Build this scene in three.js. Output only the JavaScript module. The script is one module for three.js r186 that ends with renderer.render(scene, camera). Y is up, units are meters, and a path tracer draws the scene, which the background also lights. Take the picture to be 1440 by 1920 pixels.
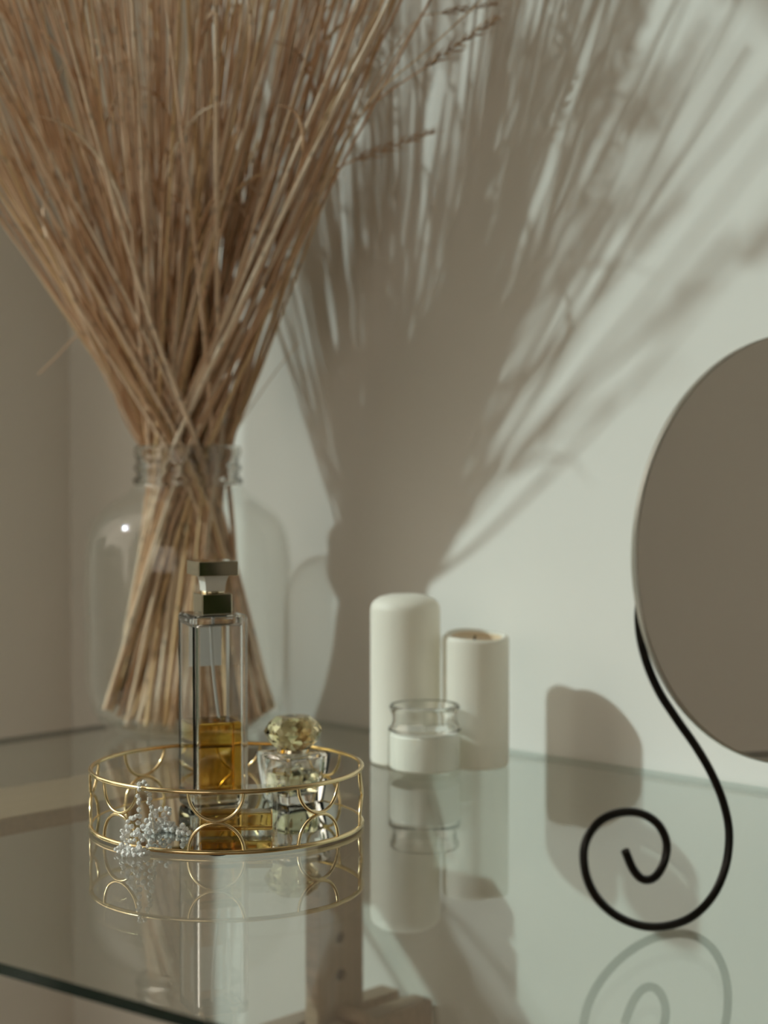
import * as THREE from 'three';
import { RoundedBoxGeometry } from 'three/addons/geometries/RoundedBoxGeometry.js';
import { mergeGeometries, mergeVertices, toCreasedNormals } from 'three/addons/utils/BufferGeometryUtils.js';

/* ------------------------------------------------------------------ camera, sky, sun, exposure */
const F = 3300, HORIZON = 840, TY = 0.74, CH = TY + 0.25;         // focal length and horizon in photo pixels; table top and eye height in metres
const PITCH = Math.atan((960 - HORIZON) / F);
const camera = new THREE.PerspectiveCamera(2 * Math.atan(960 / F) * 180 / Math.PI, 0.75, 0.05, 50);
camera.position.set(0, CH, 0);
camera.rotation.x = -PITCH;
camera.focus = 1.08;
camera.userData.fStop = 5.0;
const scene = new THREE.Scene();
const renderer = new THREE.WebGLRenderer();
renderer.toneMapping = THREE.LinearToneMapping;
renderer.toneMappingExposure = 1.0;
renderer.shadowMap.enabled = true;
scene.background = new THREE.Color().setRGB(2.5, 2.2, 1.84);

// pixel -> point: rays of the lens, met with a level plane or an upright one
function ray(px, py) {
  return new THREE.Vector3((px - 720) / F, (960 - py) / F, -1).applyAxisAngle(new THREE.Vector3(1, 0, 0), -PITCH);
}
const eye = camera.position.clone();
function onLevel(px, py, h = 0) { const d = ray(px, py); return eye.clone().addScaledVector(d, (TY + h - CH) / d.y); }
function atDepth(px, py, z) { const d = ray(px, py); return eye.clone().addScaledVector(d, z / -d.z); }
function onPlane(px, py, p, n) { const d = ray(px, py); return eye.clone().addScaledVector(d, p.clone().sub(eye).dot(n) / d.dot(n)); }

// the room's own axes: C is the corner of the glass top, U runs along the back wall, V along the left wall towards the eye
const C = onLevel(430, 1323.5), U = onLevel(1440, 1475).sub(onLevel(960, 1403)).setY(0).normalize(), V = new THREE.Vector3(-U.z, 0, U.x);
const TURN = Math.atan2(-U.z, U.x);
const W = (u, v, y = TY) => new THREE.Vector3(C.x + u * U.x + v * V.x, y, C.z + u * U.z + v * V.z);
const D = 0.252;                                                    // the left wall stands this far beyond the glass

const SUN_AZ = new THREE.Vector3(0.994, 0, -0.11), SUN_EL = 33 * Math.PI / 180;
const sun = new THREE.DirectionalLight(new THREE.Color().setRGB(0.84, 1.0, 0.99), 2.55);
const sunTravel = SUN_AZ.clone().normalize().multiplyScalar(Math.cos(SUN_EL)).setY(-Math.sin(SUN_EL));
sun.target.position.copy(W(0.4, 0.3));
sun.position.copy(sun.target.position).addScaledVector(sunTravel, -5);
sun.castShadow = true;
sun.shadow.radius = 2.8;
sun.shadow.mapSize.set(4096, 4096);
Object.assign(sun.shadow.camera, { left: -2.5, right: 2.5, top: 2.5, bottom: -2.5, near: 0.5, far: 12 });
sun.name = 'sun';
scene.add(sun, sun.target);

/* ------------------------------------------------------------------ helpers */
let seed = 7;
const rnd = () => { seed = (seed + 0x6d2b79f5) | 0; let t = Math.imul(seed ^ (seed >>> 15), 1 | seed); t = (t + Math.imul(t ^ (t >>> 7), 61 | t)) ^ t; return ((t ^ (t >>> 14)) >>> 0) / 4294967296; };
const rr = (a, b) => a + (b - a) * rnd();
const pick = (a) => a[Math.floor(rnd() * a.length)];
const V3 = (x, y, z) => new THREE.Vector3(x, y, z);
const lin = (r, g, b) => new THREE.Color().setRGB(r, g, b);
const names = new Map();
function numbered(name) { const n = names.get(name) ?? 0; names.set(name, n + 1); return n ? `${name}_${String(n).padStart(3, '0')}` : name; }
function mesh(name, g, m, parent) { const o = new THREE.Mesh(g, m); o.name = name; o.castShadow = o.receiveShadow = true; parent.add(o); return o; }
function tag(o, label, category, group) { o.userData.label = label; o.userData.category = category; if (group) o.userData.group = group; return o; }
function thing(name, label, category, position, turn = 0, group) {
  const o = new THREE.Group(); o.name = numbered(name); scene.add(o); o.position.copy(position); o.rotation.y = turn; return tag(o, label, category, group);
}
function structure(name, g, m, label, category) { const o = mesh(name, g, m, scene); o.userData.kind = 'structure'; return tag(o, label, category); }
const std = (color, roughness, extra = {}) => new THREE.MeshStandardMaterial({ color, roughness, ...extra });
const phys = (color, roughness, extra = {}) => new THREE.MeshPhysicalMaterial({ color, roughness, ...extra });
function lathe(profile, seg = 64) { return new THREE.LatheGeometry(profile.map(([r, y]) => new THREE.Vector2(Math.max(r, 0), y)), seg); }
function smoothProfile(points, n = 60) {
  const c = new THREE.CatmullRomCurve3(points.map(([r, y]) => V3(r, y, 0)), false, 'centripetal');
  return c.getPoints(n).map((p) => [p.x, p.y]);
}
// a tube along points with a radius that may change along it; closed ends
function tube(points, radius, seg = 24, sides = 6, closed = false, shift = 0) {
  const curve = points.isCurve || points.getPoint ? points : new THREE.CatmullRomCurve3(points, closed, 'centripetal');
  const fr = curve.computeFrenetFrames(seg, closed), pos = [], nor = [], uv = [], idx = [], len = curve.getLength();
  const rad = typeof radius === 'function' ? radius : () => radius;
  for (let i = 0; i <= seg; i++) {
    const t = i / seg, p = curve.getPointAt(t), r = rad(t), N = fr.normals[i], B = fr.binormals[i];
    for (let j = 0; j <= sides; j++) {
      const a = j / sides * Math.PI * 2, n = N.clone().multiplyScalar(Math.cos(a)).addScaledVector(B, Math.sin(a));
      pos.push(p.x + n.x * r, p.y + n.y * r, p.z + n.z * r); nor.push(n.x, n.y, n.z); uv.push(j / sides, t * len + shift);
    }
  }
  for (let i = 0; i < seg; i++) for (let j = 0; j < sides; j++) { const a = i * (sides + 1) + j, b = a + sides + 1; idx.push(a, a + 1, b, b, a + 1, b + 1); }
  if (!closed) for (const [i, s] of [[0, -1], [seg, 1]]) {
    const p = curve.getPointAt(i / seg), t = curve.getTangentAt(i / seg).multiplyScalar(s), at = pos.length / 3, r = rad(i / seg), N = fr.normals[i], B = fr.binormals[i];
    pos.push(p.x, p.y, p.z); nor.push(t.x, t.y, t.z); uv.push(0.5, 0);
    for (let j = 0; j <= sides; j++) { const a = j / sides * Math.PI * 2, n = N.clone().multiplyScalar(Math.cos(a)).addScaledVector(B, Math.sin(a)); pos.push(p.x + n.x * r, p.y + n.y * r, p.z + n.z * r); nor.push(t.x, t.y, t.z); uv.push(0.5, 0); }
    for (let j = 0; j < sides; j++) s < 0 ? idx.push(at, at + j + 2, at + j + 1) : idx.push(at, at + j + 1, at + j + 2);
  }
  const g = new THREE.BufferGeometry();
  g.setAttribute('position', new THREE.Float32BufferAttribute(pos, 3)); g.setAttribute('normal', new THREE.Float32BufferAttribute(nor, 3)); g.setAttribute('uv', new THREE.Float32BufferAttribute(uv, 2));
  g.setIndex(idx); return g;
}
const box = (w, h, d, x = 0, y = 0, z = 0) => new THREE.BoxGeometry(w, h, d).translate(x, y, z);
const rbox = (w, h, d, r, x = 0, y = 0, z = 0, s = 3) => new RoundedBoxGeometry(w, h, d, s, r).translate(x, y, z);
function flipped(g) {
  g = g.index ? g.toNonIndexed() : g.clone();
  const p = g.attributes.position, n = g.attributes.normal;
  for (let i = 0; i < p.count; i += 3) for (const a of Object.values(g.attributes)) for (let c = 0; c < a.itemSize; c++) { const k = a.getComponent(i, c); a.setComponent(i, c, a.getComponent(i + 1, c)); a.setComponent(i + 1, c, k); }
  for (let i = 0; i < n.count; i++) n.setXYZ(i, -n.getX(i), -n.getY(i), -n.getZ(i));
  return g;
}
const flatten = (g) => (g.index ? g.toNonIndexed() : g);
const merged = (...gs) => mergeGeometries(gs.map((g) => { g = flatten(g); for (const k of Object.keys(g.attributes)) if (!['position', 'normal', 'uv'].includes(k)) g.deleteAttribute(k); return g; }));

/* computed textures: grain only */
function noiseTexture(w, h, f, srgb) {
  const d = new Uint8Array(w * h * 4);
  for (let y = 0; y < h; y++) for (let x = 0; x < w; x++) { const c = f(x, y); for (let k = 0; k < 3; k++) d[(y * w + x) * 4 + k] = Math.max(0, Math.min(255, Math.round(255 * (Array.isArray(c) ? c[k] : c)))); d[(y * w + x) * 4 + 3] = 255; }
  const t = new THREE.DataTexture(d, w, h); t.wrapS = t.wrapT = THREE.RepeatWrapping; t.magFilter = THREE.LinearFilter; if (srgb) t.colorSpace = THREE.SRGBColorSpace; t.needsUpdate = true; return t;
}
function lattice(w, h) { const a = new Float32Array(w * h).map(rnd); return (x, y) => { const i = Math.floor(x), j = Math.floor(y), s = x - i, t = y - j, g = (p, q) => a[((q % h + h) % h) * w + (p % w + w) % w], k = (z) => z * z * (3 - 2 * z); return (g(i, j) * (1 - k(s)) + g(i + 1, j) * k(s)) * (1 - k(t)) + (g(i, j + 1) * (1 - k(s)) + g(i + 1, j + 1) * k(s)) * k(t); }; }
const La = lattice(64, 64), Lb = lattice(32, 32), Lc = lattice(128, 128);
const plasterBump = noiseTexture(256, 256, (x, y) => 0.5 * La(x / 4, y / 4) + 0.3 * Lc(x / 2, y / 2) + 0.2 * Lb(x / 8, y / 8));
const woodMap = noiseTexture(256, 256, (x, y) => { const s = 0.8 + 0.12 * La(x / 4, y / 64 * 4 / 4) + 0.08 * Lc(x / 2, y / 16); return [s, s * 0.985, s * 0.97]; }, true);
const strawMap = noiseTexture(64, 512, (x, y) => { const s = 0.8 + 0.16 * La(x, y / 32) + 0.1 * Lc(x * 2, y / 8) - (Lb(x / 64, y / 16) > 0.8 ? 0.14 : 0); return [s, s * 0.98, s * 0.95]; }, true);
strawMap.repeat.set(1, 4);
woodMap.repeat.set(4, 1);

/* ------------------------------------------------------------------ materials */
const M = {
  wall: std(lin(0.76, 0.735, 0.69), 0.92, { bumpMap: plasterBump, bumpScale: 0.0006 }),
  floor: std(lin(0.42, 0.27, 0.16), 0.5, { map: woodMap }),
  sheer: std(lin(0.8, 0.79, 0.76), 0.9, { transparent: true, opacity: 0.27 }),
  lawn: std(lin(0.06, 0.08, 0.035), 0.95),
  ceiling: std(lin(0.78, 0.76, 0.72), 0.95),
  frame: std(lin(0.7, 0.69, 0.66), 0.5),
  pane: phys(lin(0.97, 0.985, 0.975), 0.0, { transmission: 1, thickness: 0, ior: 1.5 }),
  tableGlass: phys(lin(0.915, 0.945, 0.93), 0.0, { transmission: 1, thickness: 0, ior: 1.72 }),
  tableUnderside: phys(lin(0.915, 0.945, 0.93), 0.0, { transmission: 1, thickness: 0, ior: 1.5, specularIntensity: 0.3 }),
  wallEdge: phys(lin(0.62, 0.7, 0.66), 0.2, { transmission: 0.8, thickness: 0 }),
  glassEdge: phys(lin(0.012, 0.03, 0.024), 0.12, { ior: 1.5 }),
  pine: std(lin(0.56, 0.4, 0.28), 0.6, { map: woodMap }),
  holeShade: std(lin(0.16, 0.1, 0.06), 0.9),  // shade inside the peg holes, put into the colour
  jarGlass: phys(lin(0.955, 0.962, 0.95), 0.0, { transmission: 1, thickness: 0, ior: 1.5 }),
  thickGlass: phys(lin(1, 1, 1), 0.0, { transmission: 1, thickness: 0.004, ior: 1.5, attenuationColor: lin(0.8, 0.82, 0.76), attenuationDistance: 0.03 }),
  crystal: phys(lin(1, 1, 1), 0.0, { transmission: 1, thickness: 0.01, ior: 1.5 }),
  bead: phys(lin(1, 0.98, 0.95), 0.02, { transmission: 0.35, thickness: 0.003, ior: 1.58, flatShading: true }),
  amber: phys(lin(1, 1, 1), 0.0, { transmission: 1, thickness: 0.02, ior: 1.36, attenuationColor: lin(0.92, 0.62, 0.14), attenuationDistance: 0.026 }),
  orange: phys(lin(1, 1, 1), 0.0, { transmission: 1, thickness: 0.02, ior: 1.36, attenuationColor: lin(0.95, 0.55, 0.12), attenuationDistance: 0.02 }),
  lemon: phys(lin(1, 1, 1), 0.0, { transmission: 1, thickness: 0.02, ior: 1.36, attenuationColor: lin(0.9, 0.88, 0.6), attenuationDistance: 0.03 }),
  gem: phys(lin(1, 1, 1), 0.0, { transmission: 1, thickness: 0.02, ior: 1.52, attenuationColor: lin(0.97, 0.91, 0.6), attenuationDistance: 0.03, flatShading: true }),
  gold: std(lin(0.83, 0.66, 0.38), 0.2, { metalness: 1 }),
  paleGold: std(lin(0.74, 0.67, 0.52), 0.09, { metalness: 1 }),
  trayMirror: std(lin(0.62, 0.66, 0.64), 0.015, { metalness: 1 }),
  backing: std(lin(0.28, 0.28, 0.27), 0.5),
  felt: std(lin(0.02, 0.02, 0.02), 0.95),
  whitePlastic: phys(lin(0.85, 0.83, 0.78), 0.35, { transmission: 0.25, thickness: 0 }),
  sticker: phys(lin(0.93, 0.92, 0.89), 0.9, { transmission: 0.45, thickness: 0 }),
  wax: phys(lin(0.96, 0.93, 0.85), 0.55, { transmission: 0.36, thickness: 0 }),
  waxGlowTan: phys(lin(0.8, 0.62, 0.42), 0.35, { transmission: 0.2, thickness: 0 }),  // same cream wax; the light glowing through it is painted tan
  jarWax: phys(lin(0.98, 0.96, 0.89), 0.5, { transmission: 0.25, thickness: 0 }),
  wick: std(lin(0.05, 0.045, 0.04), 0.9),
  iron: std(lin(0.012, 0.011, 0.01), 0.32, { metalness: 0.3 }),
  silver: std(lin(0.8, 0.8, 0.78), 0.01, { metalness: 1 }),
  mirrorEdge: phys(lin(0.62, 0.66, 0.63), 0.25, { clearcoat: 1 }),
  cardboard: std(lin(0.22, 0.2, 0.18), 0.9),
};

/* ------------------------------------------------------------------ the room */
{
  const L = 3.6, B = 3.6, HH = 2.6, T = 0.12, at = (o, u, v, y) => { o.position.copy(W(u, v, y)); o.rotation.y = TURN; return o; };
  at(structure('floor', box(L + 2 * T, 0.1, B + 2 * T), M.floor, 'warm brown wooden floor of the room', 'floor'), L / 2 - D, B / 2, -0.05);
  at(structure('ceiling', box(L + 2 * T, 0.1, B + 2 * T), M.ceiling, 'plain white ceiling of the room', 'ceiling'), L / 2 - D, B / 2, HH + 0.05);
  at(structure('wall_back', box(L + 2 * T, HH, T), M.wall, 'white plaster wall behind the glass table, carrying the bouquet shadow', 'wall'), L / 2 - D, -T / 2, HH / 2);
  at(structure('wall_right', box(T, HH, B), M.wall, 'plain wall at the far side of the room', 'wall'), L - D + T / 2, B / 2, HH / 2);
  const fs = new THREE.Shape([[-T, 0], [L + T, 0], [L + T, HH], [-T, HH]].map((p) => new THREE.Vector2(...p))), fu0 = 0.9, fu1 = 2.9, fy0 = 0.85, fy1 = 2.25;
  fs.holes.push(new THREE.Path([[fu0, fy0], [fu0, fy1], [fu1, fy1], [fu1, fy0]].map((p) => new THREE.Vector2(...p))));
  at(structure('wall_front', new THREE.ExtrudeGeometry(fs, { depth: T, bevelEnabled: false }), M.wall, 'plain wall with the added fill light window behind the viewpoint', 'wall'), -D, B, 0);
  const w2 = new THREE.Group(); w2.name = 'window_2'; w2.userData = { kind: 'structure', label: 'unseen window added behind the viewpoint for fill light', category: 'window' }; scene.add(w2); at(w2, -D, B + 0.07, 0);  // unseen window, added to bring fill light from the front
  mesh('window_frame', merged(...[fu0 + 0.025, (fu0 + fu1) / 2, fu1 - 0.025].map((x) => box(0.05, fy1 - fy0, 0.05, x, (fy0 + fy1) / 2, 0)), ...[fy0 + 0.025, fy1 - 0.025].map((y) => box(fu1 - fu0, 0.05, 0.05, (fu0 + fu1) / 2, y, 0))), M.frame, w2);
  for (const k of [0.25, 0.75]) mesh('window_pane', box((fu1 - fu0) / 2 - 0.075, fy1 - fy0 - 0.1, 0.006, fu0 + (fu1 - fu0) * k, (fy0 + fy1) / 2, 0), M.pane, w2);
  at(structure('lawn', box(60, 0.1, 60), M.lawn, 'dark lawn outside the windows', 'lawn'), L / 2, B / 2, -0.45);
  // left wall with a tall window opening; shape in (v, y)
  const v0 = 0.27, v1 = 1.6, y0 = 0.3, y1 = 2.3, s = new THREE.Shape([[0, 0], [B, 0], [B, HH], [0, HH]].map((p) => new THREE.Vector2(...p)));
  s.holes.push(new THREE.Path([[v0, y0], [v0, y1], [v1, y1], [v1, y0]].map((p) => new THREE.Vector2(...p))));
  const wg = new THREE.ExtrudeGeometry(s, { depth: T, bevelEnabled: false }).rotateY(-Math.PI / 2);   // x -> z, depth -> -x
  at(structure('wall_left', wg, M.wall, 'white plaster wall in shade on the window side', 'wall'), -D, 0, 0);
  const w = new THREE.Group(); w.name = 'window_1'; w.userData = { kind: 'structure', label: 'tall white framed window letting the sun in', category: 'window' }; scene.add(w); at(w, -D - 0.07, 0, 0);
  const fr = 0.05, dep = 0.05;
  mesh('window_frame', merged(box(dep, y1 - y0, fr, 0, (y0 + y1) / 2, v0 + fr / 2), box(dep, y1 - y0, fr, 0, (y0 + y1) / 2, v1 - fr / 2), box(dep, fr, v1 - v0, 0, y0 + fr / 2, (v0 + v1) / 2), box(dep, fr, v1 - v0, 0, y1 - fr / 2, (v0 + v1) / 2)), M.frame, w);
  mesh('window_pane', box(0.006, y1 - y0 - 2 * fr, v1 - v0 - 2 * fr, 0, (y0 + y1) / 2, (v0 + v1) / 2), M.pane, w);
  mesh('window_sill', rbox(0.16, 0.025, v1 - v0 + 0.08, 0.006, 0.11, y0 - 0.0125, (v0 + v1) / 2), M.frame, w);
}

/* ------------------------------------------------------------------ table: glass top on two wooden trestles */
const GT = 0.006;
{
  const a = onLevel(0, 1805).sub(C), b = onLevel(410, 1920).sub(C), slope = (b.dot(V) - a.dot(V)) / (b.dot(U) - a.dot(U)), vAt = (u) => a.dot(V) + slope * (u - a.dot(U));
  const s = new THREE.Shape([[0, 0.004], [1.25, 0.004], [1.25, vAt(1.25)], [0, vAt(0)]].map(([u, v]) => new THREE.Vector2(u, -v)));
  const g = new THREE.ExtrudeGeometry(s, { depth: GT, bevelEnabled: false }).rotateX(-Math.PI / 2).translate(0, -GT, 0);
  const flat = g.index ? g.toNonIndexed() : g, nn = flat.attributes.normal; flat.clearGroups();
  for (let i = 0; i < nn.count; i += 3) flat.addGroup(i, 3, nn.getY(i) > 0.5 ? 0 : nn.getY(i) < -0.5 ? 1 : nn.getZ(i) < -0.5 ? 3 : 2);
  const t = mesh('glass_tabletop', flat, [M.tableGlass, M.tableUnderside, M.glassEdge, M.wallEdge], scene);
  t.position.copy(C); t.rotation.y = TURN;
  tag(t, 'clear glass tabletop with a dark green polished edge', 'tabletop');
}
function plank(w, h, d, holes) {   // upright plank, wide along z, with round holes through x
  const s = new THREE.Shape([[-d / 2, 0], [d / 2, 0], [d / 2, h], [-d / 2, h]].map((p) => new THREE.Vector2(...p)));
  for (const y of holes) s.holes.push(new THREE.Path().absarc(0, y, 0.0062, 0, Math.PI * 2, true));
  return new THREE.ExtrudeGeometry(s, { depth: w - 0.002, bevelEnabled: true, bevelSize: 0.001, bevelThickness: 0.001, bevelSegments: 1, curveSegments: 10 }).rotateY(Math.PI / 2).translate(-w / 2 + 0.001, 0, 0);
}
function trestle(label, u, v) {
  const t = thing('wooden_trestle', label, 'trestle', W(u, v, 0), TURN), pad = 0.02, top = TY - GT - pad, H = top - 0.014;
  const holes = [0, 1, 2, 3, 4].map((k) => TY - 0.159 - 0.0308 * k);
  mesh('top_board', rbox(0.1, 0.014, 0.6, 0.002, -0.119, top - 0.007, 0.22), M.pine, t);
  for (const z of [0, 0.46]) mesh('crossbar', rbox(0.2, 0.024, 0.03, 0.002, -0.085, H - 0.012, z), M.pine, t);
  for (const z of [-0.04, 0.46]) mesh('support_pad', new THREE.CylinderGeometry(0.012, 0.012, pad, 24).translate(-0.119, top + pad / 2, z), M.pine, t);
  const railY = holes[2] - 0.018;
  for (const z of [0.0, 0.46]) {
    mesh('leg', plank(0.016, H - 0.064, 0.052, holes.map((y) => y - 0.04)).translate(0, 0.04, z), M.pine, t);
    mesh('peg', new THREE.CapsuleGeometry(0.006, 0.05, 4, 12).rotateZ(Math.PI / 2).translate(0.012, holes[2], z), M.pine, t);
    for (const y of holes) if (y !== holes[2]) mesh('hole_shade', new THREE.CylinderGeometry(0.0062, 0.0062, 0.012, 16, 1, false).rotateZ(Math.PI / 2).translate(-0.0015, y, z), M.holeShade, t);  // dark plugs painted in for the shade of the open holes
    mesh('foot', rbox(0.34, 0.04, 0.05, 0.003, 0, 0.02, z), M.pine, t);
  }
  for (const x of [-0.0195, 0.0195]) mesh('rail', rbox(0.022, 0.026, 0.58, 0.002, x, railY, 0.2), M.pine, t);
  return t;
}
{
  trestle('pale wooden trestle with pegged holes under the glass beneath the gold tray', 0.243, 0.1);
  trestle('pale wooden trestle at the far end of the glass top', 1.1, 0.1);
}

/* ------------------------------------------------------------------ glass jar vase */
const vaseAt = atDepth(354, 1200, 1.546).setY(TY);
{
  const t = thing('glass_jar_vase', 'big clear wide-shouldered glass jar holding the dried grass', 'vase', vaseAt);
  const wall = smoothProfile([[0.0835, 0.02], [0.0895, 0.04], [0.0905, 0.07], [0.0905, 0.15], [0.088, 0.172], [0.08, 0.19], [0.066, 0.203], [0.053, 0.211], [0.0475, 0.217]], 60);
  mesh('glass_body', lathe(wall, 72), M.jarGlass, t);
  mesh('neck_ring', lathe([[0.0445, 0.2175], [0.0468, 0.2178], [0.0484, 0.2205], [0.0482, 0.2225], [0.0454, 0.2245], [0.045, 0.229], [0.0474, 0.2315], [0.0474, 0.2335], [0.045, 0.2358], [0.0448, 0.241], [0.047, 0.2435], [0.0472, 0.249], [0.0458, 0.2518], [0.0438, 0.252], [0.0426, 0.25], [0.0426, 0.219], [0.0445, 0.2175]], 72), M.thickGlass, t).userData.label = 'threaded glass neck';
  mesh('glass_base', lathe([[0.0, 0.004], [0.04, 0.003], [0.058, 0.0], [0.07, 0.004], [0.0795, 0.0135], [0.0835, 0.0198], [0.0808, 0.0198], [0.076, 0.0142], [0.0665, 0.0082], [0.055, 0.0062], [0.0, 0.0066]], 72), M.jarGlass, t).userData.label = 'thick glass base';
}

/* ------------------------------------------------------------------ dried grass stems */
{
  const G = 'dried grass stems standing in the glass jar', toneWords = ['tan', 'pale tan', 'creamy pale', 'brown', 'golden', 'dark brown'];
  const tones = [[0.84, 0.61, 0.45], [0.9, 0.71, 0.55], [0.93, 0.79, 0.65], [0.78, 0.54, 0.37], [0.84, 0.62, 0.38], [0.68, 0.44, 0.28]];
  const straw = tones.map((c) => std(lin(...c), 0.55, { map: strawMap }));
  const headMat = [[0.66, 0.46, 0.29], [0.56, 0.36, 0.2], [0.74, 0.56, 0.38]].map((c) => phys(lin(...c), 0.9, { transmission: 0.3, thickness: 0 }));
  // seed heads: spikelets and fine bristles along an axis (y up, length 1)
  const heads = [];
  for (let k = 0; k < 7; k++) {
    const gs = [tube([V3(0, 0, 0), V3(0.01, 0.5, 0), V3(0.03, 1, 0.01)], (t) => 0.006 * (1 - 0.7 * t), 8, 4)], n = 26, wide = 0.04 + 0.04 * rnd();
    for (let i = 0; i < n; i++) {
      const t = 0.02 + 0.96 * i / n, a = i * 2.4 + rnd(), l = rr(0.1, 0.18) * (1 - 0.5 * t), w = wide * (0.5 + Math.sin(Math.PI * Math.min(1, t + 0.15)) * 0.7);
      const p = V3(0.03 * t * t, t, 0), q = p.clone().add(V3(Math.cos(a) * w, l, Math.sin(a) * w));
      gs.push(tube([p, p.clone().lerp(q, 0.5).add(V3(Math.cos(a) * 0.01, 0, Math.sin(a) * 0.01)), q], (s) => 0.002 + 0.012 * Math.sin(Math.PI * Math.min(1, 0.1 + s * 0.9)), 4, 4));
      for (let b = 0; b < 2; b++) { const c = a + rr(-0.5, 0.5), e = q.clone().add(V3(Math.cos(c) * 0.05, rr(0.08, 0.2), Math.sin(c) * 0.05)); gs.push(tube([q.clone().lerp(p, 0.3), e], (s) => 0.0022 * (1.05 - s), 2, 3)); }
    }
    heads.push(merged(...gs));
  }
  const inU = (v) => v.x * U.x + v.z * U.z, inV = (v) => v.x * V.x + v.z * V.z;
  function stalkRadius(r, nodes) { return (t) => r * (1.15 - 0.68 * t) * (1 + nodes.reduce((s, n) => s + 0.28 * Math.exp(-(((t - n) / 0.006) ** 2)), 0)); }
  function addStem(points, r, { head, headLen, leaf, label, group = G } = {}) {
    const tone = Math.floor(rnd() * straw.length), t = thing('dried_grass_stem', label ?? `${toneWords[tone]} dried grass stem${head ? ' with a seed head' : ' with a bare tip'}${leaf ? ' and curled leaf' : ''} in the glass jar`, 'dried stem', vaseAt, 0, group), curve = new THREE.CatmullRomCurve3(points, false, 'centripetal');
    const nodes = [rr(0.3, 0.42), rr(0.5, 0.62), rr(0.7, 0.82)];
    mesh('stalk', tube(curve, stalkRadius(r, nodes), 44, 6, false, rnd()), straw[tone], t);
    if (head) {
      const h = mesh('seed_head', pick(heads), pick(headMat), t), tan = curve.getTangentAt(1);
      h.position.copy(points[points.length - 1]).addScaledVector(tan, -0.004); h.quaternion.setFromUnitVectors(V3(0, 1, 0), tan); h.rotateY(rnd() * 6); h.scale.setScalar(headLen);
    }
    if (leaf) {
      const at = rr(0.5, 0.75), p = curve.getPointAt(at), tan = curve.getTangentAt(at), side = V3(rr(-1, 1), 0, rr(-1, 1)).normalize(), l = rr(0.05, 0.13);
      const pts = [p, p.clone().addScaledVector(tan, l * 0.4).addScaledVector(side, l * 0.12), p.clone().addScaledVector(tan, l * 0.7).addScaledVector(side, l * 0.35), p.clone().addScaledVector(tan, l * 0.8).addScaledVector(side, l * 0.65)];
      mesh('leaf', tube(pts, (s) => 0.0016 * Math.sin(Math.PI * (0.25 + 0.72 * s)), 12, 4), pick(straw), t);
    }
    return t;
  }
  const hw = 0.222;                                                  // the bunch is tied by the jar's neck: waist just below it
  let made = 0, tries = 0;
  while (made < 275 && tries++ < 6000) {
    const k = Math.sqrt(rnd()), phi = rnd() * Math.PI * 2, rw = 0.035 * k, psi = rnd() < 0.8 ? rr(-0.35, 0.6) : Math.PI - rr(-0.35, 0.6), m = 0.72 * k + rr(-0.07, 0.08);
    const N = V3(Math.cos(phi) * rw, hw, Math.sin(phi) * rw), tx = Math.sin(phi), tz = -Math.cos(phi);
    const d = V3(m * (Math.cos(psi) * tx + Math.sin(psi) * Math.cos(phi)), 1, m * (Math.cos(psi) * tz + Math.sin(psi) * Math.sin(phi)));
    // the wall behind keeps the fan shallow
    if (d.z > 0.16) d.z = 0.16 + (d.z - 0.16) * (rnd() < 0.35 ? 0.9 : 0.4); const bv = inV(d); if (bv < -0.15) d.addScaledVector(V, -0.15 * (1 + 0.15 * rnd()) - bv);
    const top = rr(0.6, 0.95), below = rr(0.7, 0.95);
    const B = N.clone(); B.x -= d.x * hw * below + rr(-0.01, 0.01); B.z -= d.z * hw * below + rr(-0.01, 0.01);
    const br = Math.hypot(B.x, B.z); if (br > 0.074) { B.x *= 0.074 / br; B.z *= 0.074 / br; } B.y = 0.0085 + Math.max(0, Math.hypot(B.x, B.z) - 0.058) * 0.75;
    const sag = rr(-0.05, 0.05), wob = V3(rr(-0.005, 0.005), 0, rr(-0.005, 0.005));
    const E = (h, bend) => N.clone().addScaledVector(d, h - hw).add(V3(d.x, 0, d.z).multiplyScalar(bend));
    const pts = [B, B.clone().lerp(N, 0.5).add(wob.clone().multiplyScalar(0.5)), N, E(0.36, 0).add(wob), E(0.36 + (top - 0.36) * 0.5, sag * 0.5), E(top, sag * 1.8)];
    const tip = pts[5].clone().add(vaseAt).sub(C);
    const reach = pts[5].clone().sub(pts[4]).normalize().multiplyScalar(0.19).add(tip); if (inV(reach) < 0.03 || inU(reach) < D * -1 + 0.03) continue;
    const neckTop = E(0.25, 0); if (Math.hypot(neckTop.x, neckTop.z) > 0.0416) continue;
    addStem(pts, rr(0.0013, 0.0024), { head: rnd() < 0.33, headLen: rr(0.08, 0.14), leaf: rnd() < 0.3 });
    made++;
  }
  // the odd ones that stray from the bunch, led by where the photograph shows them
  const P = (px, py, dz = 0) => atDepth(px, py, 1.546 + dz).sub(vaseAt);
  const low = (x, z) => [V3(-x * 1.4, 0.014, -z), V3(x * 0.55, 0.215, z * 0.6)];
  addStem([...low(0.035, 0.01), P(470, 740, 0.0), P(560, 470, -0.05), P(615, 335, -0.08), P(648, 306, -0.085), P(665, 300, -0.087)], 0.0017, { head: true, headLen: 0.075, label: 'dried grass stem whose bushy head droops sideways beside the bouquet' , group: null });
  addStem([...low(0.035, 0.0), P(465, 745, 0.0), P(540, 500, -0.03), P(640, 255, -0.09), P(725, 175, -0.11), P(800, 125, -0.12)], 0.0016, { head: true, headLen: 0.075, label: 'slanting dried grass stem leaning furthest towards the shadow', group: null });
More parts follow.
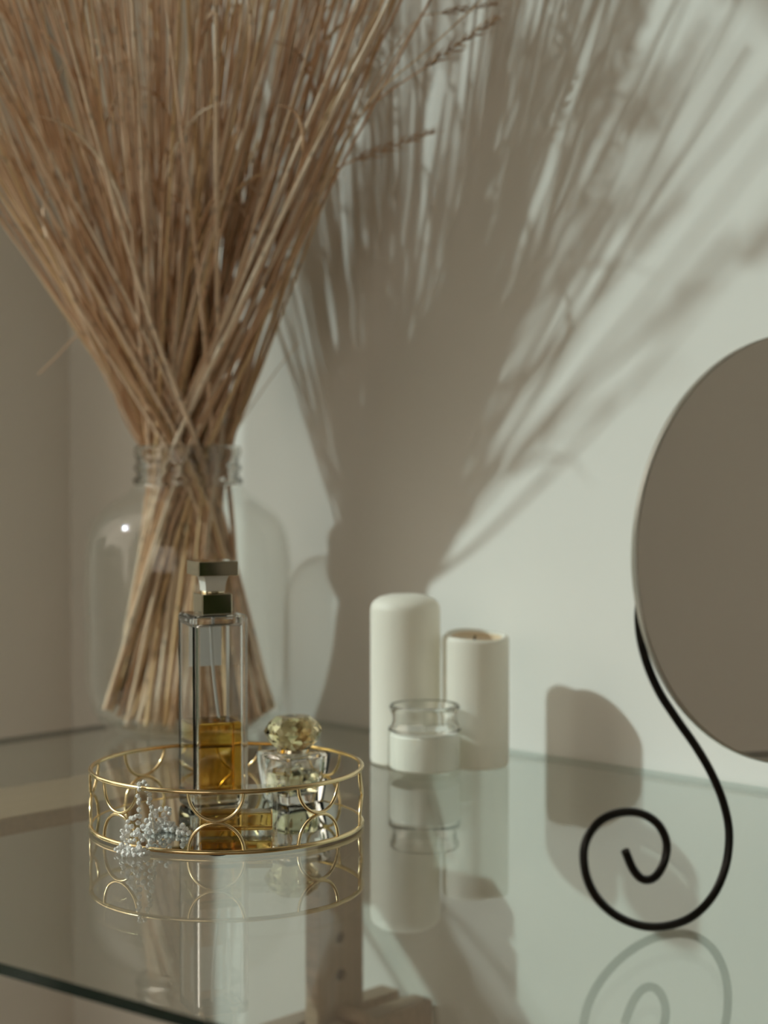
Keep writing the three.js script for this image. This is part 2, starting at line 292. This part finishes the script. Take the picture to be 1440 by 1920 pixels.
  addStem([...low(0.035, -0.006), P(455, 760, -0.02), P(560, 470, -0.07), P(690, 195, -0.13), P(800, 95, -0.15), P(930, -25, -0.17)], 0.0012, { label: 'thin bare straw slanting out past the drooping seed heads', group: null });
  addStem([...low(0.03, -0.01), P(450, 760, 0.0), P(600, 360, -0.06), P(740, 90, -0.11), P(790, 30, -0.12), P(828, 24, -0.125)], 0.0013, { head: true, headLen: 0.05, label: 'dried grass stem bent over sharply at its top', group: null });
  addStem([...low(-0.033, 0.01), P(225, 760, 0.01), P(140, 600, 0.0), P(70, 470, 0.0), P(-10, 395, 0.0), P(-60, 340, 0)], 0.0008, { label: 'wispy thin straw arching away on the shaded wall side', group: null });
  addStem([...low(0.036, 0.012), P(447, 800, 0.03), P(490, 735, 0.03), P(530, 680, 0.03), P(562, 640, 0.03)], 0.0008, { label: 'short thin straw poking out low over the jar rim', group: null });
  addStem([...low(-0.033, -0.008), P(240, 800, -0.02), P(190, 680, -0.03), P(155, 625, -0.035), P(110, 665, -0.04), P(72, 702, -0.045)], 0.0012, { label: 'snapped straw folded back down over the shaded wall', group: null });
}

/* ------------------------------------------------------------------ gold tray with mirror base */
const frontY = onLevel(427, 1606), TR = 0.0893;
const trayAt = V3(0, 0, 0);
{ const zc = -frontY.z + TR; trayAt.copy(atDepth(426, 1540, zc)).setY(TY); }
const PLATE = 0.0032;
{
  const t = thing('round_wire_tray', 'round gold wire tray with half-circle loops and a mirror base', 'tray', trayAt), H = 0.0396, r = 0.0015;
  mesh('top_ring', new THREE.TorusGeometry(TR, r, 12, 120).rotateX(Math.PI / 2).translate(0, H, 0), M.gold, t);
  mesh('bottom_ring', new THREE.TorusGeometry(TR, 0.0015, 12, 120).rotateX(Math.PI / 2).translate(0, 0.0024, 0), M.gold, t);
  mesh('mirror_base', new THREE.CylinderGeometry(TR - 0.001, TR - 0.001, 0.0016, 96).translate(0, PLATE - 0.0008, 0), M.trayMirror, t);
  mesh('base_backing', new THREE.CylinderGeometry(TR - 0.0015, TR - 0.0015, 0.0009, 96).translate(0, 0.0011, 0), M.backing, t);
  const R = 0.0172, y0 = 0.0026;
  for (let k = 0; k < 8; k++) {
    const c = k * Math.PI / 4 + 0.012;
    for (const up of [0, 1]) {
      const pts = [];
      for (let i = 0; i <= 20; i++) { const a = i / 20 * Math.PI, s = -Math.cos(a) * R, h = Math.sin(a) * (R + 0.0008), th = c + s / TR; pts.push(V3(Math.sin(th) * TR, up ? H - h : y0 + h, Math.cos(th) * TR)); }
      mesh('loop', tube(pts, 0.0011, 32, 8), M.gold, t);
    }
  }
  for (let k = 0; k < 4; k++) { const a = k * Math.PI / 2 + 0.02; mesh('foot_pad', new THREE.CylinderGeometry(0.006, 0.006, 0.00065, 20).translate(Math.sin(a) * (TR - 0.007), 0.00033, Math.cos(a) * (TR - 0.007)), M.felt, t).userData.label = 'black felt pad'; }
}
const onTray = (px, py) => onLevel(px, py, PLATE);

/* tall perfume bottle */
{
  const p = onLevel(400, 1512, PLATE + 0.0003), t = thing('tall_perfume_bottle', 'tall square perfume bottle half full of amber perfume with a gold cap', 'perfume bottle', p, 23 * Math.PI / 180), s = 0.0388, H = 0.1335, wall = 0.0034, base = 0.011;
  const ci = s - 2 * wall, ch = H - base - 0.006;
  mesh('glass_body', merged(rbox(s, H, s, 0.003, 0, H / 2, 0, 4), flipped(rbox(ci, ch, ci, 0.002, 0, base + ch / 2, 0, 3))), M.crystal, t);
  const lh = 0.049; mesh('perfume', rbox(ci - 0.0002, lh, ci - 0.0002, 0.0018, 0, base + 0.0001 + lh / 2, 0, 3), M.amber, t).userData.label = 'amber perfume';
  mesh('dip_tube', tube([V3(-0.002, H - 0.004, 0), V3(0, 0.09, 0.001), V3(0.004, 0.06, 0.002), V3(0.0045, base + lh + 0.0006, 0.002)], 0.0011, 20, 8), M.whitePlastic, t);
  mesh('label_sticker', box(0.0205, 0.031, 0.00025, 0.0015, 0.1105, -s / 2 - 0.0003), M.sticker, t).userData.label = 'plain white sticker on the back';
  mesh('collar', rbox(0.0212, 0.0138, 0.0212, 0.0006, 0, H + 0.0069, 0, 2), M.paleGold, t);
  mesh('collar_ring', new THREE.TorusGeometry(0.0072, 0.001, 8, 40).rotateX(Math.PI / 2).translate(0, H + 0.0147, 0), M.paleGold, t);
  const SH = 0.0108, s0 = H + 0.0155, n = new THREE.CylinderGeometry(0.0127, 0.0098, SH, 4, 6).rotateY(Math.PI / 4).translate(0, s0 + SH / 2, 0);
  const pp = n.attributes.position; for (let i = 0; i < pp.count; i++) { const k = (pp.getY(i) - s0) / SH, f = 1 - 0.08 * Math.sin(Math.PI * k); pp.setX(i, pp.getX(i) * f); pp.setZ(i, pp.getZ(i) * f); }
  mesh('cap_stem', toCreasedNormals(n, 0.5), M.whitePlastic, t).userData.label = 'frosted white flared neck';
  mesh('cap', rbox(0.0282, 0.0098, 0.0282, 0.0006, 0, s0 + SH + 0.0049, 0, 2), M.paleGold, t).userData.label = 'polished square gold cap';
}

/* gem-capped perfume bottle */
function taper(b, w, h, r, dy = 0) {   // square solid, wider at the top, with softened edges
  const g = rbox(w, h, w, r, 0, h / 2 + dy, 0, 4), p = g.attributes.position;
  for (let i = 0; i < p.count; i++) { const k = (p.getY(i) - dy) / h, f = b / w + (1 - b / w) * k; p.setX(i, p.getX(i) * f); p.setZ(i, p.getZ(i) * f); }
  return toCreasedNormals(g, 0.6);
}
{
  const p = onLevel(550, 1500, PLATE + 0.0003), t = thing('gem_capped_bottle', 'small tapered clear perfume bottle with a faceted yellow gem cap', 'perfume bottle', p, 38 * Math.PI / 180), H = 0.0345;
  mesh('glass_body', merged(taper(0.031, 0.039, H, 0.0018), flipped(taper(0.023, 0.029, H - 0.0085, 0.0025, 0.006))), M.crystal, t);
  mesh('perfume', taper(0.0228, 0.0255, 0.0145, 0.002, 0.0061), M.lemon, t).userData.label = 'pale yellow perfume';
  mesh('collar', new THREE.CylinderGeometry(0.0112, 0.0118, 0.0022, 40).translate(0, H + 0.0011, 0), M.paleGold, t);
  const rows = [[0.0, 0.0], [0.0118, 0.0], [0.0176, 0.0058], [0.0206, 0.0116], [0.0178, 0.0175], [0.0115, 0.0225], [0.0, 0.0236]], seg = 14, pos = [];
  const at = (i, j) => { const a = (j + (i % 2) * 0.5) / seg * Math.PI * 2; return V3(Math.cos(a) * rows[i][0], rows[i][1], Math.sin(a) * rows[i][0]); };
  for (let i = 0; i < rows.length - 1; i++) for (let j = 0; j < seg; j++) {
    const a = at(i, j), b = at(i, j + 1), c = at(i + 1, j), d = at(i + 1, j + 1), far = at(i + 1, j + 1);
    for (const q of (i % 2 ? [[a, far, b], [a, c, far]] : [[a, c, b], [b, c, d]])) if (q[0].distanceTo(q[1]) > 1e-6 && q[1].distanceTo(q[2]) > 1e-6 && q[0].distanceTo(q[2]) > 1e-6) for (const v of q) pos.push(v.x, v.y, v.z);
  }
  const g = new THREE.BufferGeometry(); g.setAttribute('position', new THREE.Float32BufferAttribute(pos, 3)); g.computeVertexNormals();
  mesh('gem_cap', g.translate(0, H + 0.0022, 0), M.gem, t).userData.label = 'faceted pale yellow glass cap';
}

/* low rectangular bottle with orange-amber perfume */
{
  const p = onLevel(443, 1562, PLATE + 0.0003), t = thing('low_rectangular_bottle', 'low rectangular clear perfume bottle with orange-amber perfume behind the front loops', 'perfume bottle', p, 4 * Math.PI / 180), w = 0.0525, h = 0.0295, d = 0.022;
  mesh('glass_body', merged(rbox(w, h, d, 0.0016, 0, h / 2, 0, 3), flipped(rbox(w - 0.006, h - 0.0065, d - 0.006, 0.0014, 0, 0.003 + (h - 0.0065) / 2, 0, 3))), M.pane, t);
  mesh('perfume', rbox(w - 0.0062, 0.0112, d - 0.0062, 0.0013, 0, 0.0031 + 0.0056, 0, 3), M.orange, t).userData.label = 'orange-amber perfume';
}

/* string of crystal beads draped over the tray rim */
{
  const t = thing('crystal_bead_string', 'string of clear crystal beads draped over the gold tray rim', 'bead string', V3(0, 0, 0)), variants = [new THREE.IcosahedronGeometry(1, 0), new THREE.DodecahedronGeometry(1, 0), new THREE.OctahedronGeometry(1, 1)];
  const rimA = atDepth(284, 1470, 1.09);
  const balls = [];
  const put = (p, r) => { for (const b of balls) if (b.p.distanceTo(p) < (b.r + r) * 0.82) return false; balls.push({ p, r }); return true; };
  const ringOut = TR + 0.0022, rimDir = V3(rimA.x - trayAt.x, 0, rimA.z - trayAt.z).normalize();
  const radial = (k, y, side = 0) => { const s = V3(-rimDir.z, 0, rimDir.x); return V3(trayAt.x, TY + y, trayAt.z).addScaledVector(rimDir, k).addScaledVector(s, side); };
  // the strand over the rim
  for (let i = 0; i < 18; i++) { const y = 0.006 + i * 0.0021; put(radial(ringOut + 0.0012 + 0.0006 * Math.sin(i * 2), y, 0.0009 * Math.sin(i * 2.3)), rr(0.0015, 0.0019)); }
  for (let i = 0; i < 4; i++) put(radial(TR + 0.0025 - i * 0.0022, 0.0425 + 0.0006 * Math.sin(i), 0.0006 * (i % 2)), 0.0018);
  for (let i = 0; i < 12; i++) put(radial(TR - 0.005 - i * 0.0007, 0.04 - i * 0.0027, 0.001 * Math.sin(i * 2)), 0.0017);
  // rosettes lying inside and outside the tray
  const rosette = (c, n, spread) => { for (let tries = 0, k = 0; k < n && tries < 400; tries++) { const a = rnd() * 6.283, q = Math.sqrt(rnd()) * spread, p = c.clone().add(V3(Math.cos(a) * q, 0, Math.sin(a) * q * 0.8)); const r = rr(0.0015, 0.0021); p.y = c.y + r + (rnd() < 0.6 ? 0 : rr(0.0015, 0.006) * (1 - q / spread)); if (put(p, r)) k++; } };
  rosette(radial(ringOut + 0.0085, 0.0, -0.004), 34, 0.0085);
  rosette(radial(ringOut + 0.0065, 0.0, 0.006), 28, 0.0075);
  for (let i = 0; i < 110; i++) { const a = rnd() * 6.283, q = Math.sqrt(rnd()) * 0.0115; put(radial(ringOut + rr(0.001, 0.004), 0.012 + Math.sin(a) * q, Math.cos(a) * q), rr(0.0014, 0.002)); }
  rosette(onTray(300, 1556), 34, 0.0095); rosette(onTray(283, 1560), 20, 0.006); rosette(onTray(322, 1560), 16, 0.006);
  rosette(onTray(345, 1566), 14, 0.005);
  for (let i = 0; i < 50; i++) { const c = onTray(300, 1558), a = rnd() * 6.283, q = Math.sqrt(rnd()) * 0.0085; put(V3(c.x + Math.cos(a) * q, TY + PLATE + 0.0095 + Math.sin(a) * q * 0.8, c.z + rr(-0.003, 0.003)), rr(0.0014, 0.002)); }
  for (const b of balls) { const o = mesh('bead', pick(variants), M.bead, t); o.position.copy(b.p); o.scale.setScalar(b.r); o.rotation.set(rnd() * 6, rnd() * 6, rnd() * 6); }
  mesh('wire', tube([radial(ringOut + 0.008, 0.0015, 0), radial(ringOut + 0.0014, 0.006, 0), radial(ringOut + 0.0012, 0.025, 0), radial(TR + 0.0012, 0.0424, 0), radial(TR - 0.0055, 0.038, 0), radial(TR - 0.012, 0.01, 0), onTray(300, 1557).setY(TY + PLATE + 0.002), onTray(345, 1566).setY(TY + PLATE + 0.002)], 0.00022, 60, 5), M.paleGold, t);
}

/* ------------------------------------------------------------------ candles */
function baseAt(px, py, r) { const f = onLevel(px, py), dir = f.clone().sub(eye).setY(0).normalize(); return f.addScaledVector(dir, r); }
{
  const r = 0.0278, p = baseAt(760, 1441, r), t = thing('pillar_candle', 'tall cream pillar candle with a rounded top', 'candle', p), H = 0.1295;
  mesh('wax_body', lathe([[0, 0.0008], [r - 0.003, 0.0], [r - 0.0008, 0.0008], [r, 0.003], ...[0.3, 0.6, 0.9].map((k) => [r, H * k * 0.95]), [r, H - 0.008], [r - 0.0006, H - 0.004], [r - 0.0028, H - 0.0006], [r - 0.007, H + 0.0022], [r * 0.5, H + 0.0042], [r * 0.2, H + 0.0045], [0, H + 0.0038]], 72), M.wax, t);
}
{
  const r = 0.0262, p = baseAt(892, 1446, r), t = thing('pillar_candle', 'short cream pillar candle burnt down to a hollow around its wick', 'candle', p), H = 0.1035;
  const dip = (g) => { const p = g.attributes.position; for (let i = 0; i < p.count; i++) if (p.getY(i) > H - 0.015) p.setY(i, p.getY(i) - 0.0022 * p.getZ(i) / r * (1 + 0.5 * Math.sin(2 * Math.atan2(p.getX(i), p.getZ(i))))); g.computeVertexNormals(); return g; };
  mesh('wax_body', dip(lathe([[0, 0.0008], [r - 0.003, 0.0], [r - 0.0008, 0.0008], [r, 0.003], [r, H * 0.4], [r, H * 0.8], [r, H - 0.004], [r - 0.0006, H - 0.0015], [r - 0.0022, H], [r - 0.004, H - 0.0006], [r - 0.0055, H - 0.002]], 72)), M.wax, t);
  mesh('melted_pool', dip(lathe([[r - 0.0055, H - 0.002], [r - 0.0072, H - 0.0042], [r - 0.011, H - 0.0055], [0.004, H - 0.0058], [0, H - 0.0056]], 64)), M.waxGlowTan, t).userData.label = 'melted hollow with the wax glow put into its tan colour';
  mesh('wick', tube([V3(-0.001, H - 0.0062, 0), V3(-0.0012, H - 0.0035, 0), V3(-0.0005, H - 0.0008, 0)], 0.0009, 8, 6), M.wick, t);
}
{
  const r = 0.0282, p = baseAt(796, 1467, r), t = thing('jar_candle', 'small glass jar candle filled with white wax', 'candle', p);
  const out = [[0, 0.0012], [0.021, 0.0008], [0.0255, 0], [0.0275, 0.0014], [0.0282, 0.004], [0.0282, 0.0335], [0.028, 0.0355]];
  mesh('glass_jar', lathe(out, 64), M.jarGlass, t);
  mesh('jar_neck', lathe([[0.0262, 0.0352], [0.028, 0.0358], [0.0275, 0.038], [0.0252, 0.0405], [0.0246, 0.0435], [0.025, 0.0475], [0.0264, 0.05], [0.027, 0.0525], [0.0264, 0.0545], [0.0248, 0.0548], [0.0235, 0.053], [0.0228, 0.0475], [0.0226, 0.0425], [0.0238, 0.039], [0.0258, 0.0365], [0.0262, 0.0352]], 64), M.thickGlass, t).userData.label = 'clear glass jar neck with a rolled rim';
  mesh('wax_fill', lathe([[0, 0.0052], [0.0245, 0.0055], [0.0266, 0.0075], [0.0268, 0.031], [0.0255, 0.0335], [0.022, 0.0336], [0.0, 0.0328]], 64), M.jarWax, t);
  mesh('wick', new THREE.CylinderGeometry(0.0008, 0.0008, 0.005, 8).translate(0, 0.035, 0), M.jarWax, t);
}

/* ------------------------------------------------------------------ round mirror on a wrought-iron scroll stand */
{
  const foot = onLevel(1200, 1753), ang = 30 * Math.PI / 180, n = V3(Math.sin(ang), 0, Math.cos(ang)), e = V3(Math.cos(ang), 0, -Math.sin(ang));
  const WR = 0.0023, wp = foot.clone(), mp = foot.clone().addScaledVector(n, 0.0075), mc = onPlane(1514, 1030, mp, n), R = 0.116;
  const t = thing('round_table_mirror', 'round frameless mirror on a black wrought-iron scroll stand', 'mirror', mc.clone().setY(TY), ang), hC = mc.y - TY;
  const rot = (g) => g.rotateX(Math.PI / 2).translate(0, hC, 0);
  mesh('mirror_glass', rot(lathe([[0, 0.0001], [R - 0.0012, 0], [R - 0.0004, 0.0005]], 128).rotateX(Math.PI).translate(0, 0, 0)), M.silver, t).userData.label = 'mirror surface';
  mesh('mirror_rim', rot(lathe([[R - 0.0004, -0.0005], [R, -0.0012], [R, -0.0036], [R - 0.0006, -0.0042]], 128)), M.mirrorEdge, t).userData.label = 'bright glass rim';
  mesh('mirror_back', rot(lathe([[R - 0.0006, -0.0042], [R - 0.001, -0.0044], [0, -0.0044]], 96)), M.cardboard, t);
  const px = [[1340, 1010], [1262, 1035], [1212, 1090], [1198, 1150], [1200, 1200], [1213, 1252], [1236, 1305], [1270, 1358], [1305, 1408], [1335, 1460], [1357, 1515], [1367, 1570], [1361, 1630], [1338, 1685], [1300, 1725], [1250, 1744], [1200, 1743], [1150, 1721], [1113, 1682], [1096, 1635], [1097, 1590], [1119, 1553], [1156, 1533], [1200, 1533], [1235, 1555], [1250, 1590], [1244, 1628], [1226, 1654], [1206, 1657], [1189, 1641], [1172, 1603]];
  const local = px.map(([x, y]) => { const q = onPlane(x, y, wp, n).sub(t.position); return V3(q.dot(e), q.y, q.dot(n)); });
  const lowest = Math.min(...local.map((q) => q.y)) - WR; for (const q of local) q.y -= lowest;
  mesh('scroll_leg', tube(local, WR, 180, 10), M.iron, t);
  mesh('scroll_leg', tube(local.map((q) => V3(-q.x, q.y, q.z)), WR, 180, 10), M.iron, t);
  const bz = -0.0075;
  mesh('back_plate', rbox(0.12, 0.02, 0.003, 0.001, 0, hC + 0.004, bz + 0.001), M.iron, t);
  mesh('prop_leg', tube([V3(0.0, hC + 0.004, bz - 0.002), V3(0.045, hC * 0.6, bz - 0.05), V3(0.075, 0.03, bz - 0.09), V3(0.08, WR, bz - 0.1)], WR, 40, 8), M.iron, t);
}

/* ------------------------------------------------------------------ unseen shrubs added outside the side window to cut low sky from reflections */
{
  const m = std(lin(0.04, 0.065, 0.025), 0.9), g = new THREE.IcosahedronGeometry(1, 12), p = g.attributes.position, v = V3(0, 0, 0);
  for (let i = 0; i < p.count; i++) { v.fromBufferAttribute(p, i); const k = 0.86 + 0.22 * La(v.x * 6 + 20, v.y * 6 + v.z * 5 + 20) + 0.12 * Lc(v.x * 17 + 40, v.z * 17 + v.y * 13 + 40); p.setXYZ(i, v.x * k, v.y * k, v.z * k); }
  g.computeVertexNormals();
  for (let k = 0; k < 5; k++) { const o = mesh(numbered('added_shrub'), g, m, scene); o.position.copy(W(-4.6 + rr(-0.2, 0.2), -2.6 + k * 2.45, 0.75)); o.scale.set(1.05, rr(1.5, 1.75), 1.05); o.rotation.y = k; tag(o, 'unseen dark green shrub added to block low sky outside the side window', 'shrub', 'added shrubs outside the window'); }
}

/* ------------------------------------------------------------------ unseen sheer curtain, added by the window corner to thin the sun there */
{
  const t = thing('added_sun_curtain', 'unseen sheer curtain added to dim the sun at the corner end of the window', 'curtain', W(-D + 0.06, 0.25, 0), TURN), g = new THREE.BoxGeometry(0.0012, 2.38, 0.15, 1, 1, 40).translate(0, 1.23, 0.075), p = g.attributes.position;
  for (let i = 0; i < p.count; i++) p.setX(i, p.getX(i) + 0.004 * Math.sin(p.getZ(i) * 95 + 3 * Math.sin(p.getZ(i) * 31)));
  g.computeVertexNormals();
  mesh('fabric', g, M.sheer, t);
  mesh('added_curtain_rod', new THREE.CylinderGeometry(0.01, 0.01, 1.7, 16).rotateX(Math.PI / 2).translate(0, 2.43, 0.65), M.frame, t);
}

/* ------------------------------------------------------------------ leafy plant in the room, mirrored in the gold cap */
{
  const t = thing('potted_plant', 'dark green leafy plant in a tall pot in the room behind the viewpoint', 'plant', V3(1.35, 0, 0.5)), leafMat = [phys(lin(0.03, 0.07, 0.02), 0.45), phys(lin(0.05, 0.11, 0.03), 0.45)];
  mesh('pot', lathe([[0, 0], [0.13, 0], [0.15, 0.02], [0.18, 0.34], [0.185, 0.36], [0.17, 0.36], [0.165, 0.33], [0, 0.33]], 40), M.felt, t);
  const ls = new THREE.Shape(); ls.moveTo(0, 0); ls.bezierCurveTo(0.07, 0.05, 0.075, 0.17, 0, 0.27); ls.bezierCurveTo(-0.075, 0.17, -0.07, 0.05, 0, 0);
  const lg = new THREE.ExtrudeGeometry(ls, { depth: 0.001, bevelEnabled: false, curveSegments: 6 }), p = lg.attributes.position;
  for (let i = 0; i < p.count; i++) p.setZ(i, p.getZ(i) - 2.2 * p.getY(i) ** 2 * 0.5 + 3 * p.getX(i) ** 2);
  lg.computeVertexNormals();
  for (let k = 0; k < 7; k++) mesh('stem', tube([V3(rr(-0.05, 0.05), 0.32, rr(-0.05, 0.05)), V3(rr(-0.12, 0.12), 0.8, rr(-0.12, 0.12)), V3(rr(-0.2, 0.2), rr(1.1, 1.5), rr(-0.2, 0.2))], 0.006, 12, 6), leafMat[1], t);
  for (let k = 0; k < 110; k++) { const a = rnd() * 6.283, y = rr(0.45, 1.5), q = rr(0.02, 0.26), l = mesh('leaf', lg, pick(leafMat), t); l.position.set(Math.cos(a) * q, y, Math.sin(a) * q); l.rotation.set(rr(0.2, 1.3), -a + Math.PI / 2, rr(-0.4, 0.4), 'YXZ'); }
}

renderer.render(scene, camera);
